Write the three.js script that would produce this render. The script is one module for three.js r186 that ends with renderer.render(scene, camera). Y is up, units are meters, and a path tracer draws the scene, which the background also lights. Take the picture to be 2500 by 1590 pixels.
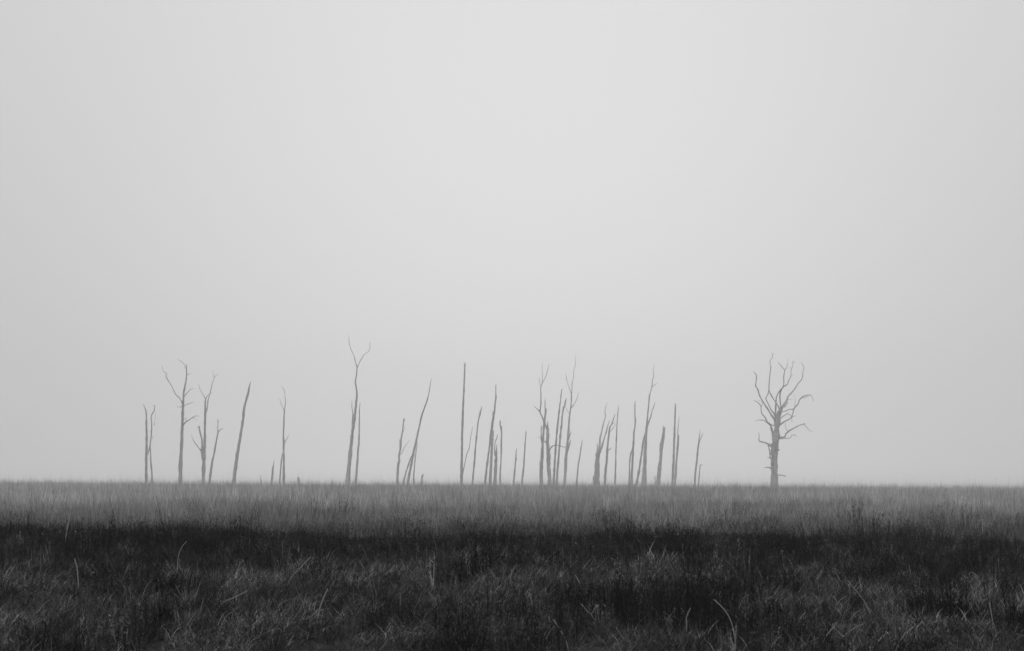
import * as THREE from 'three';
import { mergeGeometries } from 'three/addons/utils/BufferGeometryUtils.js';

// ---------- camera, sky, sun, haze, exposure ----------
const EYE = 1.3, FOCAL = 7890, ROWS = 1590, COLS = 2500;
const renderer = new THREE.WebGLRenderer({ antialias: true });
renderer.toneMapping = THREE.LinearToneMapping;
renderer.toneMappingExposure = 1.0;
renderer.shadowMap.enabled = true;
const scene = new THREE.Scene();
const camera = new THREE.PerspectiveCamera(2 * Math.atan(ROWS / 2 / FOCAL) * 180 / Math.PI, COLS / ROWS, 0.1, 4000);
camera.position.set(0, EYE, 0);
camera.setViewOffset(COLS, ROWS, 0, -385, COLS, ROWS);      // level camera, lens shifted up
camera.focus = 110; camera.userData.fStop = 24;

const SUN = new THREE.Vector3().setFromSphericalCoords(1, (90 - 3.4) * Math.PI / 180, Math.PI - 0.008);
{ // an overcast, misty sky with a faint wide aureole round the veiled sun
  const W = 1024, H = 512, data = new Float32Array(W * H * 4), d = new THREE.Vector3();
  for (let j = 0; j < H; j++) for (let i = 0; i < W; i++) {
    const el = ((j + .5) / H - .5) * Math.PI, az = ((i + .5) / W - .5) * 2 * Math.PI;
    d.set(Math.cos(el) * Math.cos(az), Math.sin(el), Math.cos(el) * Math.sin(az));
    const t = Math.acos(THREE.MathUtils.clamp(d.dot(SUN), -1, 1)) * 180 / Math.PI;
    const v = 0.462 * (1 + 1.9 * Math.max(0, d.y)) + 0.25 * Math.exp(-Math.pow(t / 9, 2));   // an overcast sky, brighter overhead
    const k = (j * W + i) * 4; data[k] = data[k + 1] = data[k + 2] = v; data[k + 3] = 1;
  }
  const sky = new THREE.DataTexture(data, W, H, THREE.RGBAFormat, THREE.FloatType);
  sky.mapping = THREE.EquirectangularReflectionMapping; sky.magFilter = THREE.LinearFilter; sky.needsUpdate = true;
  scene.background = sky; scene.environment = sky;
}
const sun = new THREE.DirectionalLight(0xffffff, 1.5);
sun.position.copy(SUN).multiplyScalar(500); sun.target.position.set(0, 0, 0);
sun.castShadow = true; sun.shadow.radius = 28; sun.shadow.mapSize.set(4096, 4096);
Object.assign(sun.shadow.camera, { left: -450, right: 450, top: 450, bottom: -450, near: 1, far: 2000 });
scene.add(sun, sun.target);
scene.fog = new THREE.FogExp2(0xffffff, 0.0008);

// ---------- helpers ----------
function seeded(a) { return () => { a = (a + 0x6D2B79F5) | 0; let t = Math.imul(a ^ (a >>> 15), 1 | a); t = (t + Math.imul(t ^ (t >>> 7), 61 | t)) ^ t; return ((t ^ (t >>> 14)) >>> 0) / 4294967296; }; }
const hash = (x, y, s) => { let h = Math.imul(x, 374761393) + Math.imul(y, 668265263) + Math.imul(s, 1274126177); h = Math.imul(h ^ (h >>> 13), 1274126177); return ((h ^ (h >>> 16)) >>> 0) / 4294967296; };
function noise(x, y, s = 0) {
  const ix = Math.floor(x), iy = Math.floor(y), fx = x - ix, fy = y - iy, u = fx * fx * (3 - 2 * fx), v = fy * fy * (3 - 2 * fy);
  const a = hash(ix, iy, s), b = hash(ix + 1, iy, s), c = hash(ix, iy + 1, s), d = hash(ix + 1, iy + 1, s);
  return a + (b - a) * u + (c - a) * v + (a - b - c + d) * u * v;
}
const fbm = (x, y, s = 0) => noise(x, y, s) * .53 + noise(x * 2.1, y * 2.1, s + 1) * .29 + noise(x * 4.3, y * 4.3, s + 2) * .18;
const step = (a, b, x) => THREE.MathUtils.smoothstep(x, a, b), lerp = THREE.MathUtils.lerp;
const grey = (v) => new THREE.Color().setRGB(v, v, v);
function numberer() { const n = {}; return (name) => { n[name] = (n[name] ?? -1) + 1; return n[name] ? name + '_' + String(n[name]).padStart(3, '0') : name; }; }
const numbered = numberer();

// ---------- the lie of the land: a near rise, a shallow dip, then a long swell that ends at the trees ----------
const PROFILE = [[-60, -1.5], [0, -1.3], [9, -.97], [14, -.83], [20, -.69], [27, -.62], [31, -.7], [45, -1.25], [60, -1.5], [80, -1.5], [120, -1.49], [200, -1.43], [300, -1.32], [400, -1.18], [430, -1.32], [540, -2.5], [700, -4], [900, -6]];
function rise(d) {
  let i = 0; while (i < PROFILE.length - 2 && d > PROFILE[i + 1][0]) i++;
  const m = (k) => { const a = PROFILE[Math.max(0, k - 1)], b = PROFILE[Math.min(PROFILE.length - 1, k + 1)]; return (b[1] - a[1]) / (b[0] - a[0]); };
  const [x0, y0] = PROFILE[i], [x1, y1] = PROFILE[i + 1], h = x1 - x0, t = THREE.MathUtils.clamp((d - x0) / h, 0, 1), t2 = t * t, t3 = t2 * t;
  return (2 * t3 - 3 * t2 + 1) * y0 + (t3 - 2 * t2 + t) * h * m(i) + (-2 * t3 + 3 * t2) * y1 + (t3 - t2) * h * m(i + 1);
}
const hummock = (x, d) => fbm(x * 2.3 + 40, d * 1.05, 3);
function ground(x, d) {
  const near = 1 - step(35, 90, d);
  return EYE + rise(d) - x * .0052 * step(60, 300, d) + near * (-x * .013 + (hummock(x, d) - .5) * .3 + (fbm(x * .22 + 9, d * .16, 7) - .5) * .22)
    + (1 - near) * (fbm(x * .05 + 70, d * .02, 5) - .5) * .28;
}
{
  const ds = [], xs = []; // fine near the eye, coarse far off
  for (let d = -40; d < 6; d += 4) ds.push(d);
  for (let d = 6; d < 40; d += .2) ds.push(d);
  for (let d = 40; d < 660; d *= 1.018) ds.push(d);
  for (let i = -170; i <= 170; i++) { const u = i / 170; xs.push(Math.sign(u) * (Math.abs(u) * 14 + Math.pow(Math.abs(u), 4) * 400)); }
  const pos = [], uv = [], idx = [], n = xs.length;
  for (const d of ds) for (const x of xs) { pos.push(x, ground(x, d), -d); uv.push(x, d); }
  for (let r = 0; r < ds.length - 1; r++) for (let c = 0; c < n - 1; c++) { const a = r * n + c; idx.push(a, a + 1, a + n, a + 1, a + n + 1, a + n); }
  const g = new THREE.BufferGeometry();
  g.setAttribute('position', new THREE.Float32BufferAttribute(pos, 3)); g.setAttribute('uv', new THREE.Float32BufferAttribute(uv, 2));
  g.setIndex(idx); g.computeVertexNormals();
  const S = 512, px = new Uint8Array(S * S * 4);
  for (let j = 0; j < S; j++) for (let i = 0; i < S; i++) {
    const v = 22 + 30 * fbm(i / 9, j / 9, 21) + 18 * noise(i / 2, j / 2, 25); const k = (j * S + i) * 4;
    px[k] = px[k + 1] = px[k + 2] = v; px[k + 3] = 255;
  }
  const t = new THREE.DataTexture(px, S, S); t.wrapS = t.wrapT = THREE.MirroredRepeatWrapping; t.magFilter = THREE.LinearFilter; t.colorSpace = THREE.SRGBColorSpace; t.repeat.set(.4, .4); t.needsUpdate = true;
  const m = new THREE.Mesh(g, new THREE.MeshPhysicalMaterial({ map: t, roughness: 1, specularIntensity: .15 }));
  m.name = 'ground'; m.userData = { kind: 'structure', label: 'dark peaty ground under the grass', category: 'ground' }; m.castShadow = m.receiveShadow = true;
  scene.add(m);
}

// ---------- dead trees ----------
const woodMap = (() => {
  const S = 256, px = new Uint8Array(S * S * 4);
  for (let j = 0; j < S; j++) for (let i = 0; i < S; i++) {
    const v = 132 + 60 * fbm(i / 5, j / 60, 31) - 46 * Math.pow(noise(i / 3, j / 28, 35), 4) + 30 * (fbm(i / 40, j / 40, 38) - .5); const k = (j * S + i) * 4;
    px[k] = px[k + 1] = px[k + 2] = THREE.MathUtils.clamp(v, 0, 255); px[k + 3] = 255;
  }
  const t = new THREE.DataTexture(px, S, S); t.wrapS = t.wrapT = THREE.MirroredRepeatWrapping; t.magFilter = THREE.LinearFilter; t.colorSpace = THREE.SRGBColorSpace; t.needsUpdate = true; return t;
})();
const wood = new THREE.MeshPhysicalMaterial({ map: woodMap, roughness: .95, specularIntensity: .4, bumpMap: woodMap, bumpScale: .02 });

// A limb: a bent, tapering, slightly knotty tube along points {p, r}; a broken end where it is still thick.
function limbGeometry(path, rng, seed, sides) {
  const curve = new THREE.CatmullRomCurve3(path.map((q) => q.p), false, 'centripetal', .5);
  const len = curve.getLength(), rows = Math.max(path.length * 3, Math.min(150, Math.round(len / .1)));
  const pos = [], uv = [], idx = [], N = new THREE.Vector3(), B = new THREE.Vector3(), T = new THREE.Vector3(), c = new THREE.Vector3();
  const last = path.length - 1, blunt = path[last].r > .085;
  N.set(0, 0, 1);
  for (let k = 0; k <= rows; k++) {
    const t = k / rows, f = t * last, i = Math.min(last - 1, Math.floor(f)); curve.getPoint(t, c); curve.getTangent(t, T);
    N.addScaledVector(T, -N.dot(T)).normalize(); B.crossVectors(T, N);
    const r0 = lerp(path[i].r, path[i + 1].r, f - i), lump = 1 + ((fbm(t * len * 2.2, seed * 3.7, 51) - .5) * .5 + Math.max(0, noise(t * len * 1.6, seed * 7.1, 53) - .72) * 1.3) * Math.min(1, .13 / r0);
    for (let s = 0; s <= sides; s++) {
      const a = s / sides * Math.PI * 2, q = s % sides;
      const r = r0 * lump * (1 + (noise(q * 1.3 + seed, t * len * 2.6, 55) - .5) * .5);
      const torn = blunt && k === rows ? (hash(q, Math.round(seed * 10), 60) - .25) * path[last].r * 4 : 0;
      pos.push(c.x + (N.x * Math.cos(a) + B.x * Math.sin(a)) * r + T.x * torn, c.y + (N.y * Math.cos(a) + B.y * Math.sin(a)) * r + T.y * torn, c.z + (N.z * Math.cos(a) + B.z * Math.sin(a)) * r + T.z * torn);
      uv.push(s / sides * .5 + seed * .37, t * len * .12);
    }
  }
  const w = sides + 1;
  for (let k = 0; k < rows; k++) for (let s = 0; s < sides; s++) { const a = k * w + s; idx.push(a, a + 1, a + w, a + 1, a + w + 1, a + w); }
  for (const [row, dir] of [[0, -1], [rows, 1]]) { // close both ends
    const at = pos.length / 3; curve.getPoint(row / rows, c); curve.getTangent(row / rows, T);
    const reach = dir > 0 ? (blunt ? -path[last].r * .3 : path[last].r * 1.5) : 0;
    pos.push(c.x + T.x * reach, c.y + T.y * reach, c.z + T.z * reach); uv.push(.5, 0);
    for (let s = 0; s < sides; s++) { const a = row * w + s; dir > 0 ? idx.push(a, a + 1, at) : idx.push(a + 1, a, at); }
  }
  const g = new THREE.BufferGeometry();
  g.setAttribute('position', new THREE.Float32BufferAttribute(pos, 3)); g.setAttribute('uv', new THREE.Float32BufferAttribute(uv, 2));
  g.setIndex(idx); g.computeVertexNormals();
  return g;
}
const CATEGORY = { dead_tree: 'dead tree', bare_pole: 'dead trunk', broken_stump: 'tree stump', spreading_dead_tree: 'dead tree' };
const GROUP = 'dead trees standing in the mist';
function deadTree([kind, label, x, d, limbs], n) {
  const rng = seeded(900 + n * 17), base = ground(x, d), tree = new THREE.Group();
  tree.name = numbered(kind); tree.position.set(x, base, -d); tree.userData = { label, category: CATEGORY[kind], group: GROUP };
  const built = [];
  limbs.forEach(([name, parent, ...v], k) => {
    const path = [];
    for (let i = 0; i < v.length; i += 3) path.push({ p: new THREE.Vector3(v[i], v[i + 1] - base, 0), r: v[i + 2] * 1.08 });
    if (parent < 0) { // the trunk goes down into the ground, with a slight flare at its foot
      const a = path[0], b = path[1], slope = (a.p.x - b.p.x) / Math.max(.2, b.p.y - a.p.y);
      if (a.p.y > .1) path.unshift({ p: new THREE.Vector3(a.p.x + slope * (a.p.y + .15), -.15, 0), r: a.r * 1.12 });
      else { a.p.y = -.15; }
      const lean = (rng() - .5) * .12; // trunks also lean a little towards or away
      for (const q of path) q.p.z = q.p.y * lean;
    } else { // a limb leaves its parent where it touches it and swings out to the front or the back
      const from = built[parent].path; let best = 1e9, z = 0;
      for (let i = 0; i < from.length - 1; i++) for (let t = 0; t <= 1; t += .1) {
        const px = lerp(from[i].p.x, from[i + 1].p.x, t), py = lerp(from[i].p.y, from[i + 1].p.y, t), e = Math.hypot(px - path[0].p.x, py - path[0].p.y);
        if (e < best) { best = e; z = lerp(from[i].p.z, from[i + 1].p.z, t); }
      }
      const swing = (rng() < .5 ? -1 : 1) * (.15 + rng() * .6); let run = 0;
      path.forEach((q, i) => { if (i) run += Math.hypot(q.p.x - path[i - 1].p.x, (q.p.y - path[i - 1].p.y) * .35); q.p.z = z + run * swing; });
    }
    const thick = path[0].r, m = new THREE.Mesh(limbGeometry(path, rng, n * 5.3 + k * 1.9, thick > .15 ? 10 : thick > .06 ? 7 : 5), wood);
    m.name = name; m.castShadow = m.receiveShadow = true;
    let host = parent; while (host > 0 && built[host].parent > 0) host = built[host].parent;
    (host > 0 ? built[host].mesh : tree).add(m);
    built.push({ path, parent, mesh: m });
  });
  scene.add(tree);
}
const TREES = [   // kind, label, x of the foot, distance, then per limb: name, limb it grows from, (x, height, radius) ...
  ['dead_tree', 'leftmost dead tree, a straight thin trunk with its tip bent left', -44.37, 392, [
    ['trunk',-1,0,1.13,0.17,0,3,0.153,0.02,4.82,0.159,0.07,6.41,0.125,0.05,8.11,0.097,0.05,9.47,0.085,0,10.04,0.068,-0.09,10.33,0.051,-0.32,10.89,0.023],
    ['knot',0,0.09,8.43,0.051,0.17,8.5,0.034]]],
  ['dead_tree', 'thin kinked dead tree directly right of the leftmost trunk, almost touching it', -44.53, 400, [
    ['trunk',-1,-0,1.12,0.127,-0.12,3.03,0.104,-0.26,5.01,0.075,-0.29,6.16,0.081,-0.16,7.32,0.075,-0.12,8.6,0.064,-0.19,9.41,0.058,-0.05,9.93,0.058,0.18,10.31,0.052,0.24,10.74,0.046],
    ['branch',0,0.24,10.71,0.041,0.18,10.86,0.029,0.13,11.01,0.017],
    ['branch',0,0.24,10.71,0.041,0.28,10.86,0.035,0.3,10.97,0.023],
    ['branch',0,-0.29,6.14,0.075,-0.4,5.7,0.07,-0.51,5.24,0.07,-0.63,4.87,0.052],
    ['twig',0,-0.08,6.81,0.041,-0.01,6.93,0.035,0.07,7.08,0.023],
    ['bark_strip',0,0.21,10.36,0.017,0.33,9.87,0.014,0.32,9.18,0.014,0.24,8.81,0.017,0.23,8.62,0.075,0.23,8.46,0.035],
    ['knot',0,-0.26,7.67,0.046,-0.33,7.72,0.029]]],
  ['dead_tree', 'tall dead tree at left with a long crooked branch and several short ones', -39.35, 383, [
    ['trunk',-1,-0,1.13,0.222,0.04,2.96,0.205,0.13,4.74,0.183,0.21,6.29,0.161,0.27,7.96,0.15,0.33,9.29,0.133,0.37,10.4,0.128,0.43,11.28,0.111,0.46,11.95,0.105,0.6,12.73,0.089,0.74,13.5,0.072,0.82,14.17,0.067,0.78,14.72,0.05,0.86,15.39,0.033],
    ['branch',0,0.31,10.75,0.072,0.13,11.12,0.055,-0.15,11.53,0.055,-0.48,11.78,0.05,-0.76,12.39,0.05,-1.04,13,0.044,-1.37,13.5,0.039,-1.59,13.89,0.039,-1.59,14.06,0.033,-1.46,14.17,0.039,-1.65,14.37,0.028,-1.87,14.53,0.028,-1.95,14.78,0.022,-1.98,15.15,0.017],
    ['branch',0,0.79,14.72,0.039,0.66,15.11,0.033,0.46,15.5,0.028,0.13,15.72,0.028,-0.17,15.97,0.017],
    ['branch',0,0.85,14.14,0.033,1.07,14.21,0.028,1.35,14.31,0.017],
    ['branch',0,0.52,11.57,0.05,0.91,12.01,0.044,1.18,12.28,0.039,1.41,12.44,0.033,1.68,12.47,0.022],
    ['branch',0,0.46,10.4,0.044,0.79,10.62,0.039,1.24,10.79,0.033,1.63,10.98,0.017],
    ['branch',0,0.33,10.51,0.039,0.11,10.34,0.033,-0.09,10.26,0.033,-0.26,10.4,0.028,-0.46,10.43,0.022],
    ['branch',0,0.41,8.23,0.078,0.74,8.57,0.061,1.13,8.79,0.055,1.52,9.07,0.044,1.9,9.25,0.033,2.38,9.22,0.017],
    ['twig',7,1.48,9.04,0.033,1.85,8.9,0.022,2.09,8.71,0.017],
    ['twig',7,0.68,8.51,0.028,0.72,8.99,0.028,0.44,8.91,0.022]]],
  ['dead_tree', 'dead tree with three upright stems and forked top, right of the long branched one', -37.55, 393, [
    ['trunk',-1,0,1.13,0.194,0.02,2.89,0.194,0.09,4.37,0.182,0.15,5.85,0.148,0.2,7.22,0.131,0.21,8.58,0.114,0.24,9.84,0.114,0.25,10.86,0.085,0.3,11.6,0.068],
    ['branch',0,0.3,11.55,0.051,0.13,11.83,0.04,-0.13,12.26,0.034,-0.36,12.74,0.028,-0.53,13.33,0.017],
    ['branch',0,0.3,11.55,0.046,0.55,11.89,0.04,0.84,12.17,0.034,1.12,12.34,0.017],
    ['branch',0,0.27,9.72,0.08,0.46,10.41,0.068,0.52,10.86,0.063,0.58,11.43,0.057,0.74,12,0.046,0.9,12.57,0.046,1.01,13.2,0.04,1.15,13.71,0.034,1.29,14.11,0.034,1.2,14.51,0.023,1.15,14.79,0.023,1.21,15.08,0.014],
    ['twig',3,1.27,14.05,0.028,1.5,14.37,0.023,1.8,14.55,0.017],
    ['stem',0,-0.01,4.14,0.137,-0.12,4.71,0.137,-0.19,5.28,0.12,-0.17,5.97,0.097,-0.25,6.76,0.091,-0.42,7.33,0.074,-0.55,7.9,0.08,-0.6,8.16,0.068],
    ['twig',5,-0.58,8.06,0.046,-0.67,8.09,0.046,-0.77,8.16,0.028],
    ['twig',5,-0.55,8.06,0.046,-0.52,8.19,0.04,-0.51,8.35,0.023],
    ['branch',5,-0.21,5.17,0.08,-0.36,5.33,0.074,-0.59,5.65,0.051,-0.87,6.02,0.046,-1.19,6.53,0.04,-1.4,7.18,0.023],
    ['knot',0,0.21,5.85,0.068,0.31,5.81,0.063,0.4,5.78,0.034],
    ['knot',0,0.17,8.62,0.051,0.04,8.62,0.034],
    ['twig',0,0.24,11.03,0.04,0.15,11.18,0.034,0.04,11.23,0.023]]],
  ['dead_tree', 'short dead tree leaning right, small Y at its top, beside the three stemmed tree', -37.11, 396, [
    ['trunk',-1,0,1.12,0.143,0.11,2.1,0.126,0.34,3.71,0.115,0.63,5.2,0.103,0.86,6.46,0.086,1.03,7.38,0.086,1.1,7.69,0.069],
    ['branch',0,1.08,7.52,0.063,1.01,7.78,0.052,1.01,8.18,0.052,1.03,8.7,0.046,1.03,8.93,0.063,0.94,9.12,0.029],
    ['branch',0,1.08,7.54,0.052,1.18,7.69,0.046,1.38,7.89,0.04,1.74,8.03,0.017]]],
  ['bare_pole', 'tall bare branchless pole leaning right, standing alone in the left half', -33.34, 387, [
    ['trunk',-1,-0,1.07,0.191,0.08,2.19,0.202,0.28,3.76,0.174,0.51,5.33,0.163,0.76,6.9,0.14,0.96,8.14,0.135,1.12,9.37,0.135,1.21,10.27,0.123,1.45,11.28,0.112,1.69,12.17,0.101,1.79,12.85,0.084,1.88,13.13,0.056,1.98,13.5,0.028],
    ['knot',0,0.91,8.56,0.056,0.85,8.72,0.034]]],
  ['broken_stump', 'tiny slim stump just clearing the grass right of the lone leaning pole', -32.72, 421, [
    ['trunk',-1,-0,1.17,0.104,-0,1.54,0.098,-0.02,1.71,0.061,-0.02,2.03,0.037,-0.04,2.3,0.043]]],
  ['bare_pole', 'short pole with a thin splintered tip, left of the slender forked tree', -32.39, 435, [
    ['trunk',-1,0,1.17,0.126,0.1,2.3,0.12,0.18,3.38,0.107],
    ['splinter',0,0.19,3.19,0.076,0.22,3.46,0.063,0.3,3.94,0.05,0.38,4.32,0.025]]],
  ['dead_tree', 'slender dead tree with two pronged top and one stub, left of tallest tree', -30.3, 429, [
    ['trunk',-1,-0,1.17,0.174,0.01,2.54,0.149,0.02,4.03,0.124,-0,5.52,0.118,-0,6.77,0.124,-0.03,7.76,0.093,0.02,8.75,0.087,0.06,10,0.075,0.11,10.87,0.075],
    ['branch',0,0.1,10.74,0.062,0.22,11.61,0.05,0.29,12.24,0.044,0.2,12.76,0.037,0.21,13.11,0.031,0.05,13.73,0.031,-0.16,14.14,0.019],
    ['branch',0,0.1,10.74,0.05,-0.06,11.27,0.037,-0.25,11.61,0.031,-0.37,12.05,0.031,-0.5,12.48,0.019],
    ['branch',0,0.05,6.45,0.075,0.17,6.77,0.062,0.33,7.01,0.05,0.52,7.36,0.037,0.72,7.69,0.025],
    ['knot',0,-0.08,7.01,0.056,-0.19,7.06,0.037]]],
  ['bare_pole', 'thin short pole leaning against the left side of the slender two pronged tree', -30.75, 427, [
    ['trunk',-1,-0,1.17,0.124,0.12,2.53,0.111,0.24,4.02,0.093,0.37,5.01,0.074,0.52,5.4,0.049]]],
  ['broken_stump', 'small notched stump in the grass between the slender tree and the tallest tree', -27.18, 412, [
    ['trunk',-1,0,1.18,0.125,-0.01,1.63,0.131,-0.06,1.95,0.084],
    ['splinter',0,0.06,1.56,0.054,0.1,1.85,0.036],
    ['splinter',0,-0.11,1.89,0.048,-0.17,1.99,0.03]]],
  ['dead_tree', 'tallest dead tree, its slim top forking into a wide V', -22.71, 446, [
    ['trunk',-1,-0,0.98,0.348,0.15,2.79,0.288,0.35,4.91,0.235,0.53,6.88,0.197,0.68,8.39,0.182,0.88,9.61,0.167,1.06,10.97,0.136,1.18,12.33,0.129,1.3,13.54,0.114,1.21,14.45,0.098,1.09,15.36,0.098,1.24,16.27,0.083,1.33,17.33,0.068],
    ['branch',0,1.32,17.24,0.061,1.13,17.93,0.053,0.91,18.84,0.045,0.53,19.68,0.038,0.3,20.51,0.038,0.23,21.11,0.03,0.26,21.72,0.02],
    ['branch',0,1.35,17.24,0.061,1.59,17.86,0.053,1.89,18.46,0.053,2.3,19.1,0.045,2.72,19.42,0.038,2.98,19.75,0.038,3.04,20.36,0.03,3.03,20.81,0.02],
    ['stem',0,0.66,8.24,0.121,0.66,9.45,0.098,0.73,10.36,0.091,0.73,10.97,0.068,0.59,11.88,0.053,0.6,12.76,0.03],
    ['knot',0,0.54,7.7,0.076,0.45,7.86,0.045],
    ['knot',0,1.24,11.82,0.068,1.35,11.95,0.038],
    ['knot',0,1.12,15.21,0.068,1.01,15.42,0.038],
    ['knot',0,1.27,13.47,0.068,1.39,13.62,0.038]]],
  ['bare_pole', 'thin pole beside the tallest tree on its right, half its height', -21.8, 450, [
    ['trunk',-1,0,0.97,0.138,0.08,1.89,0.153,0.2,3.72,0.13,0.35,5.86,0.115,0.46,7.24,0.115,0.49,8.76,0.092,0.5,9.99,0.069,0.53,11.51,0.061,0.6,12.55,0.031],
    ['knot',0,0.49,8.69,0.069,0.58,8.76,0.038],
    ['knot',0,0.5,6.66,0.069,0.58,6.75,0.038],
    ['twig',0,0.58,12.25,0.031,0.64,12.43,0.023]]],
  ['dead_tree', 'crooked dead tree with a blunt sawn looking top, left of the long leaning trunk', -16.29, 459, [
    ['trunk',-1,-0,0.86,0.165,0.04,2.51,0.153,0.11,3.8,0.141,0.24,4.51,0.13,0.23,5.33,0.13,0.41,6.04,0.118,0.45,6.87,0.13,0.56,7.57,0.094,0.68,8.4,0.082,0.8,9.34,0.077,0.89,10.05,0.077,0.93,10.3,0.106],
    ['branch',0,0.38,5.33,0.059,0.55,5.5,0.047,0.76,5.86,0.047,1.03,6.45,0.041,1.27,6.81,0.035,1.74,7.43,0.018],
    ['twig',0,0.76,8.49,0.035,1.03,9.1,0.024,1.19,9.4,0.018],
    ['twig',0,0.36,6.92,0.047,0.31,7.22,0.041,0.36,7.57,0.035,0.53,7.79,0.029],
    ['knot',0,0.34,4.37,0.065,0.43,4.49,0.047,0.5,4.56,0.024],
    ['knot',0,-0.06,2.39,0.053,-0.15,2.48,0.029]]],
  ['dead_tree', 'long slender trunk leaning steeply right, tapering to a fine tip', -14.66, 454, [
    ['trunk',-1,-0,0.86,0.163,0.15,2.14,0.14,0.42,3.54,0.14,0.61,4.47,0.152,0.79,5.41,0.152,1,6.34,0.14,1.26,7.5,0.128,1.49,8.55,0.117,1.75,9.72,0.105,1.98,10.77,0.105,2.31,11.7,0.099,2.66,12.63,0.087,2.95,13.68,0.064,3.12,14.61,0.058,3.26,15.49,0.041,3.44,16.05,0.017]]],
  ['bare_pole', 'thin pole leaning right onto the long slanting trunk from its left', -15.43, 456, [
    ['trunk',-1,0,0.86,0.129,0.27,2.03,0.105,0.62,3.32,0.1,0.97,4.37,0.094,1.24,5.12,0.064]]],
  ['bare_pole', 'thin pole on the right side of the long slanting trunk, meeting it at half height', -13.91, 458, [
    ['trunk',-1,0,0.98,0.129,-0.04,2.15,0.094,0.06,3.44,0.076,0.19,4.86,0.071,0.33,6.03,0.059,0.47,6.91,0.041,0.47,7.16,0.024]]],
  ['broken_stump', 'small stump with a flag shaped splinter, right of the long slanting trunk', -12.23, 439, [
    ['trunk',-1,0,0.93,0.152,0,1.27,0.147,-0.01,1.6,0.141],
    ['splinter',0,-0.06,1.44,0.051,-0.06,1.83,0.056,-0.01,2.09,0.096,0.06,2.3,0.124]]],
  ['dead_tree', 'tall straight pole with a pronged top and a thin whip growing from its foot', -7.32, 466, [
    ['trunk',-1,-0,1.03,0.182,0.03,2.25,0.216,0.05,3.46,0.175,0.08,5.35,0.162,0.11,7.38,0.148,0.16,9.4,0.142,0.23,11.43,0.135,0.31,13.45,0.121,0.38,14.8,0.108,0.44,16.42,0.094,0.49,17.77,0.101,0.51,18.34,0.088],
    ['splinter',0,0.47,18.2,0.054,0.43,18.47,0.04,0.44,18.8,0.02],
    ['splinter',0,0.55,18.2,0.061,0.62,18.45,0.04,0.66,18.7,0.027],
    ['knot',0,0.43,14.53,0.067,0.54,14.67,0.047],
    ['branch',0,0.13,2.38,0.094,0.24,2.79,0.074,0.42,3.67,0.061,0.59,4.54,0.061,0.78,5.49,0.061,1.05,6.1,0.061,1.23,6.97,0.047,1.36,8.05,0.047,1.66,9.47,0.027]]],
  ['bare_pole', 'slim pole leaning right with a notched tip, next right of the straight pronged pole', -5.8, 475, [
    ['trunk',-1,0,1.17,0.117,0.11,2.54,0.11,0.29,4.61,0.103,0.37,5.98,0.117,0.55,7.77,0.11,0.7,9.28,0.096,0.87,10.52,0.096,1.06,11.35,0.103,1.2,11.97,0.089,1.38,12.59,0.034],
    ['splinter',0,1.03,11.21,0.062,0.98,11.55,0.041,0.92,11.84,0.021]]],
  ['dead_tree', 'tall leaning trunk with a stepped narrow spire, left front of a tight cluster of four', -3.93, 470, [
    ['trunk',-1,0,1.03,0.163,0.17,2.8,0.15,0.44,4.98,0.136,0.67,6.75,0.123,0.85,8.25,0.136,1.05,9.74,0.163,1.23,10.97,0.163,1.39,11.92,0.109,1.49,13.01,0.095,1.6,13.8,0.109,1.57,14.51,0.061,1.6,15.6,0.061],
    ['splinter',0,1.22,10.97,0.095,1.15,11.45,0.061,1.05,11.76,0.027],
    ['knot',0,1.58,13.56,0.082,1.71,13.86,0.048]]],
  ['bare_pole', 'upright trunk whose top meets the leaning spire, second in the tight cluster of four', -3.21, 475, [
    ['trunk',-1,-0,1.03,0.206,0.07,2.82,0.186,0.16,4.74,0.172,0.26,6.67,0.151,0.37,8.18,0.138,0.45,8.94,0.089]]],
  ['broken_stump', 'stout short trunk with a shredded top, third in the tight cluster of four', -2.5, 473, [
    ['trunk',-1,0,1.03,0.233,0.06,2.81,0.219,0.14,4.46,0.205,0.18,5.55,0.185,0.22,5.96,0.137],
    ['splinter',0,0.21,5.62,0.137,0.23,6.24,0.096,0.29,6.99,0.048],
    ['branch',0,0,5.28,0.096,-0.07,5.83,0.075,-0.05,6.51,0.062,0.06,7.4,0.062,0.17,7.67,0.062,0.29,7.95,0.055,0.43,8.46,0.034]]],
  ['bare_pole', 'slim pole with hooked blunt top, rightmost of the tight cluster of four', -1.76, 481, [
    ['trunk',-1,-0,1.03,0.139,-0,2.7,0.111,0.11,4.37,0.091,0.15,6.04,0.104,0.18,7.57,0.118,0.21,8.69,0.104,0.14,9.52,0.118,-0,10.01,0.091,-0,10.47,0.091]]],
  ['bare_pole', 'short thin pole with a side spur near its tip, left one of a pair', 0.22, 493, [
    ['trunk',-1,0,1.09,0.121,0.17,2.88,0.107,0.3,4.45,0.1,0.37,5.3,0.079,0.46,6.56,0.05],
    ['twig',0,0.33,4.59,0.064,0.46,4.87,0.043,0.6,5.05,0.021]]],
  ['bare_pole', 'thin pole with notched tip, the right and taller one of a pair', 1.5, 489, [
    ['trunk',-1,-0,1.02,0.142,0.14,2.58,0.127,0.29,4,0.12,0.39,5.55,0.099,0.49,7.25,0.085,0.59,8.53,0.078,0.6,8.84,0.071],
    ['splinter',0,0.59,8.7,0.05,0.53,9.32,0.021],
    ['splinter',0,0.62,8.7,0.057,0.69,8.95,0.042,0.76,9.14,0.028]]],
  ['dead_tree', 'dead tree with hooked left limb and fine three pronged top, in the central group', 4.26, 475, [
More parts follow.
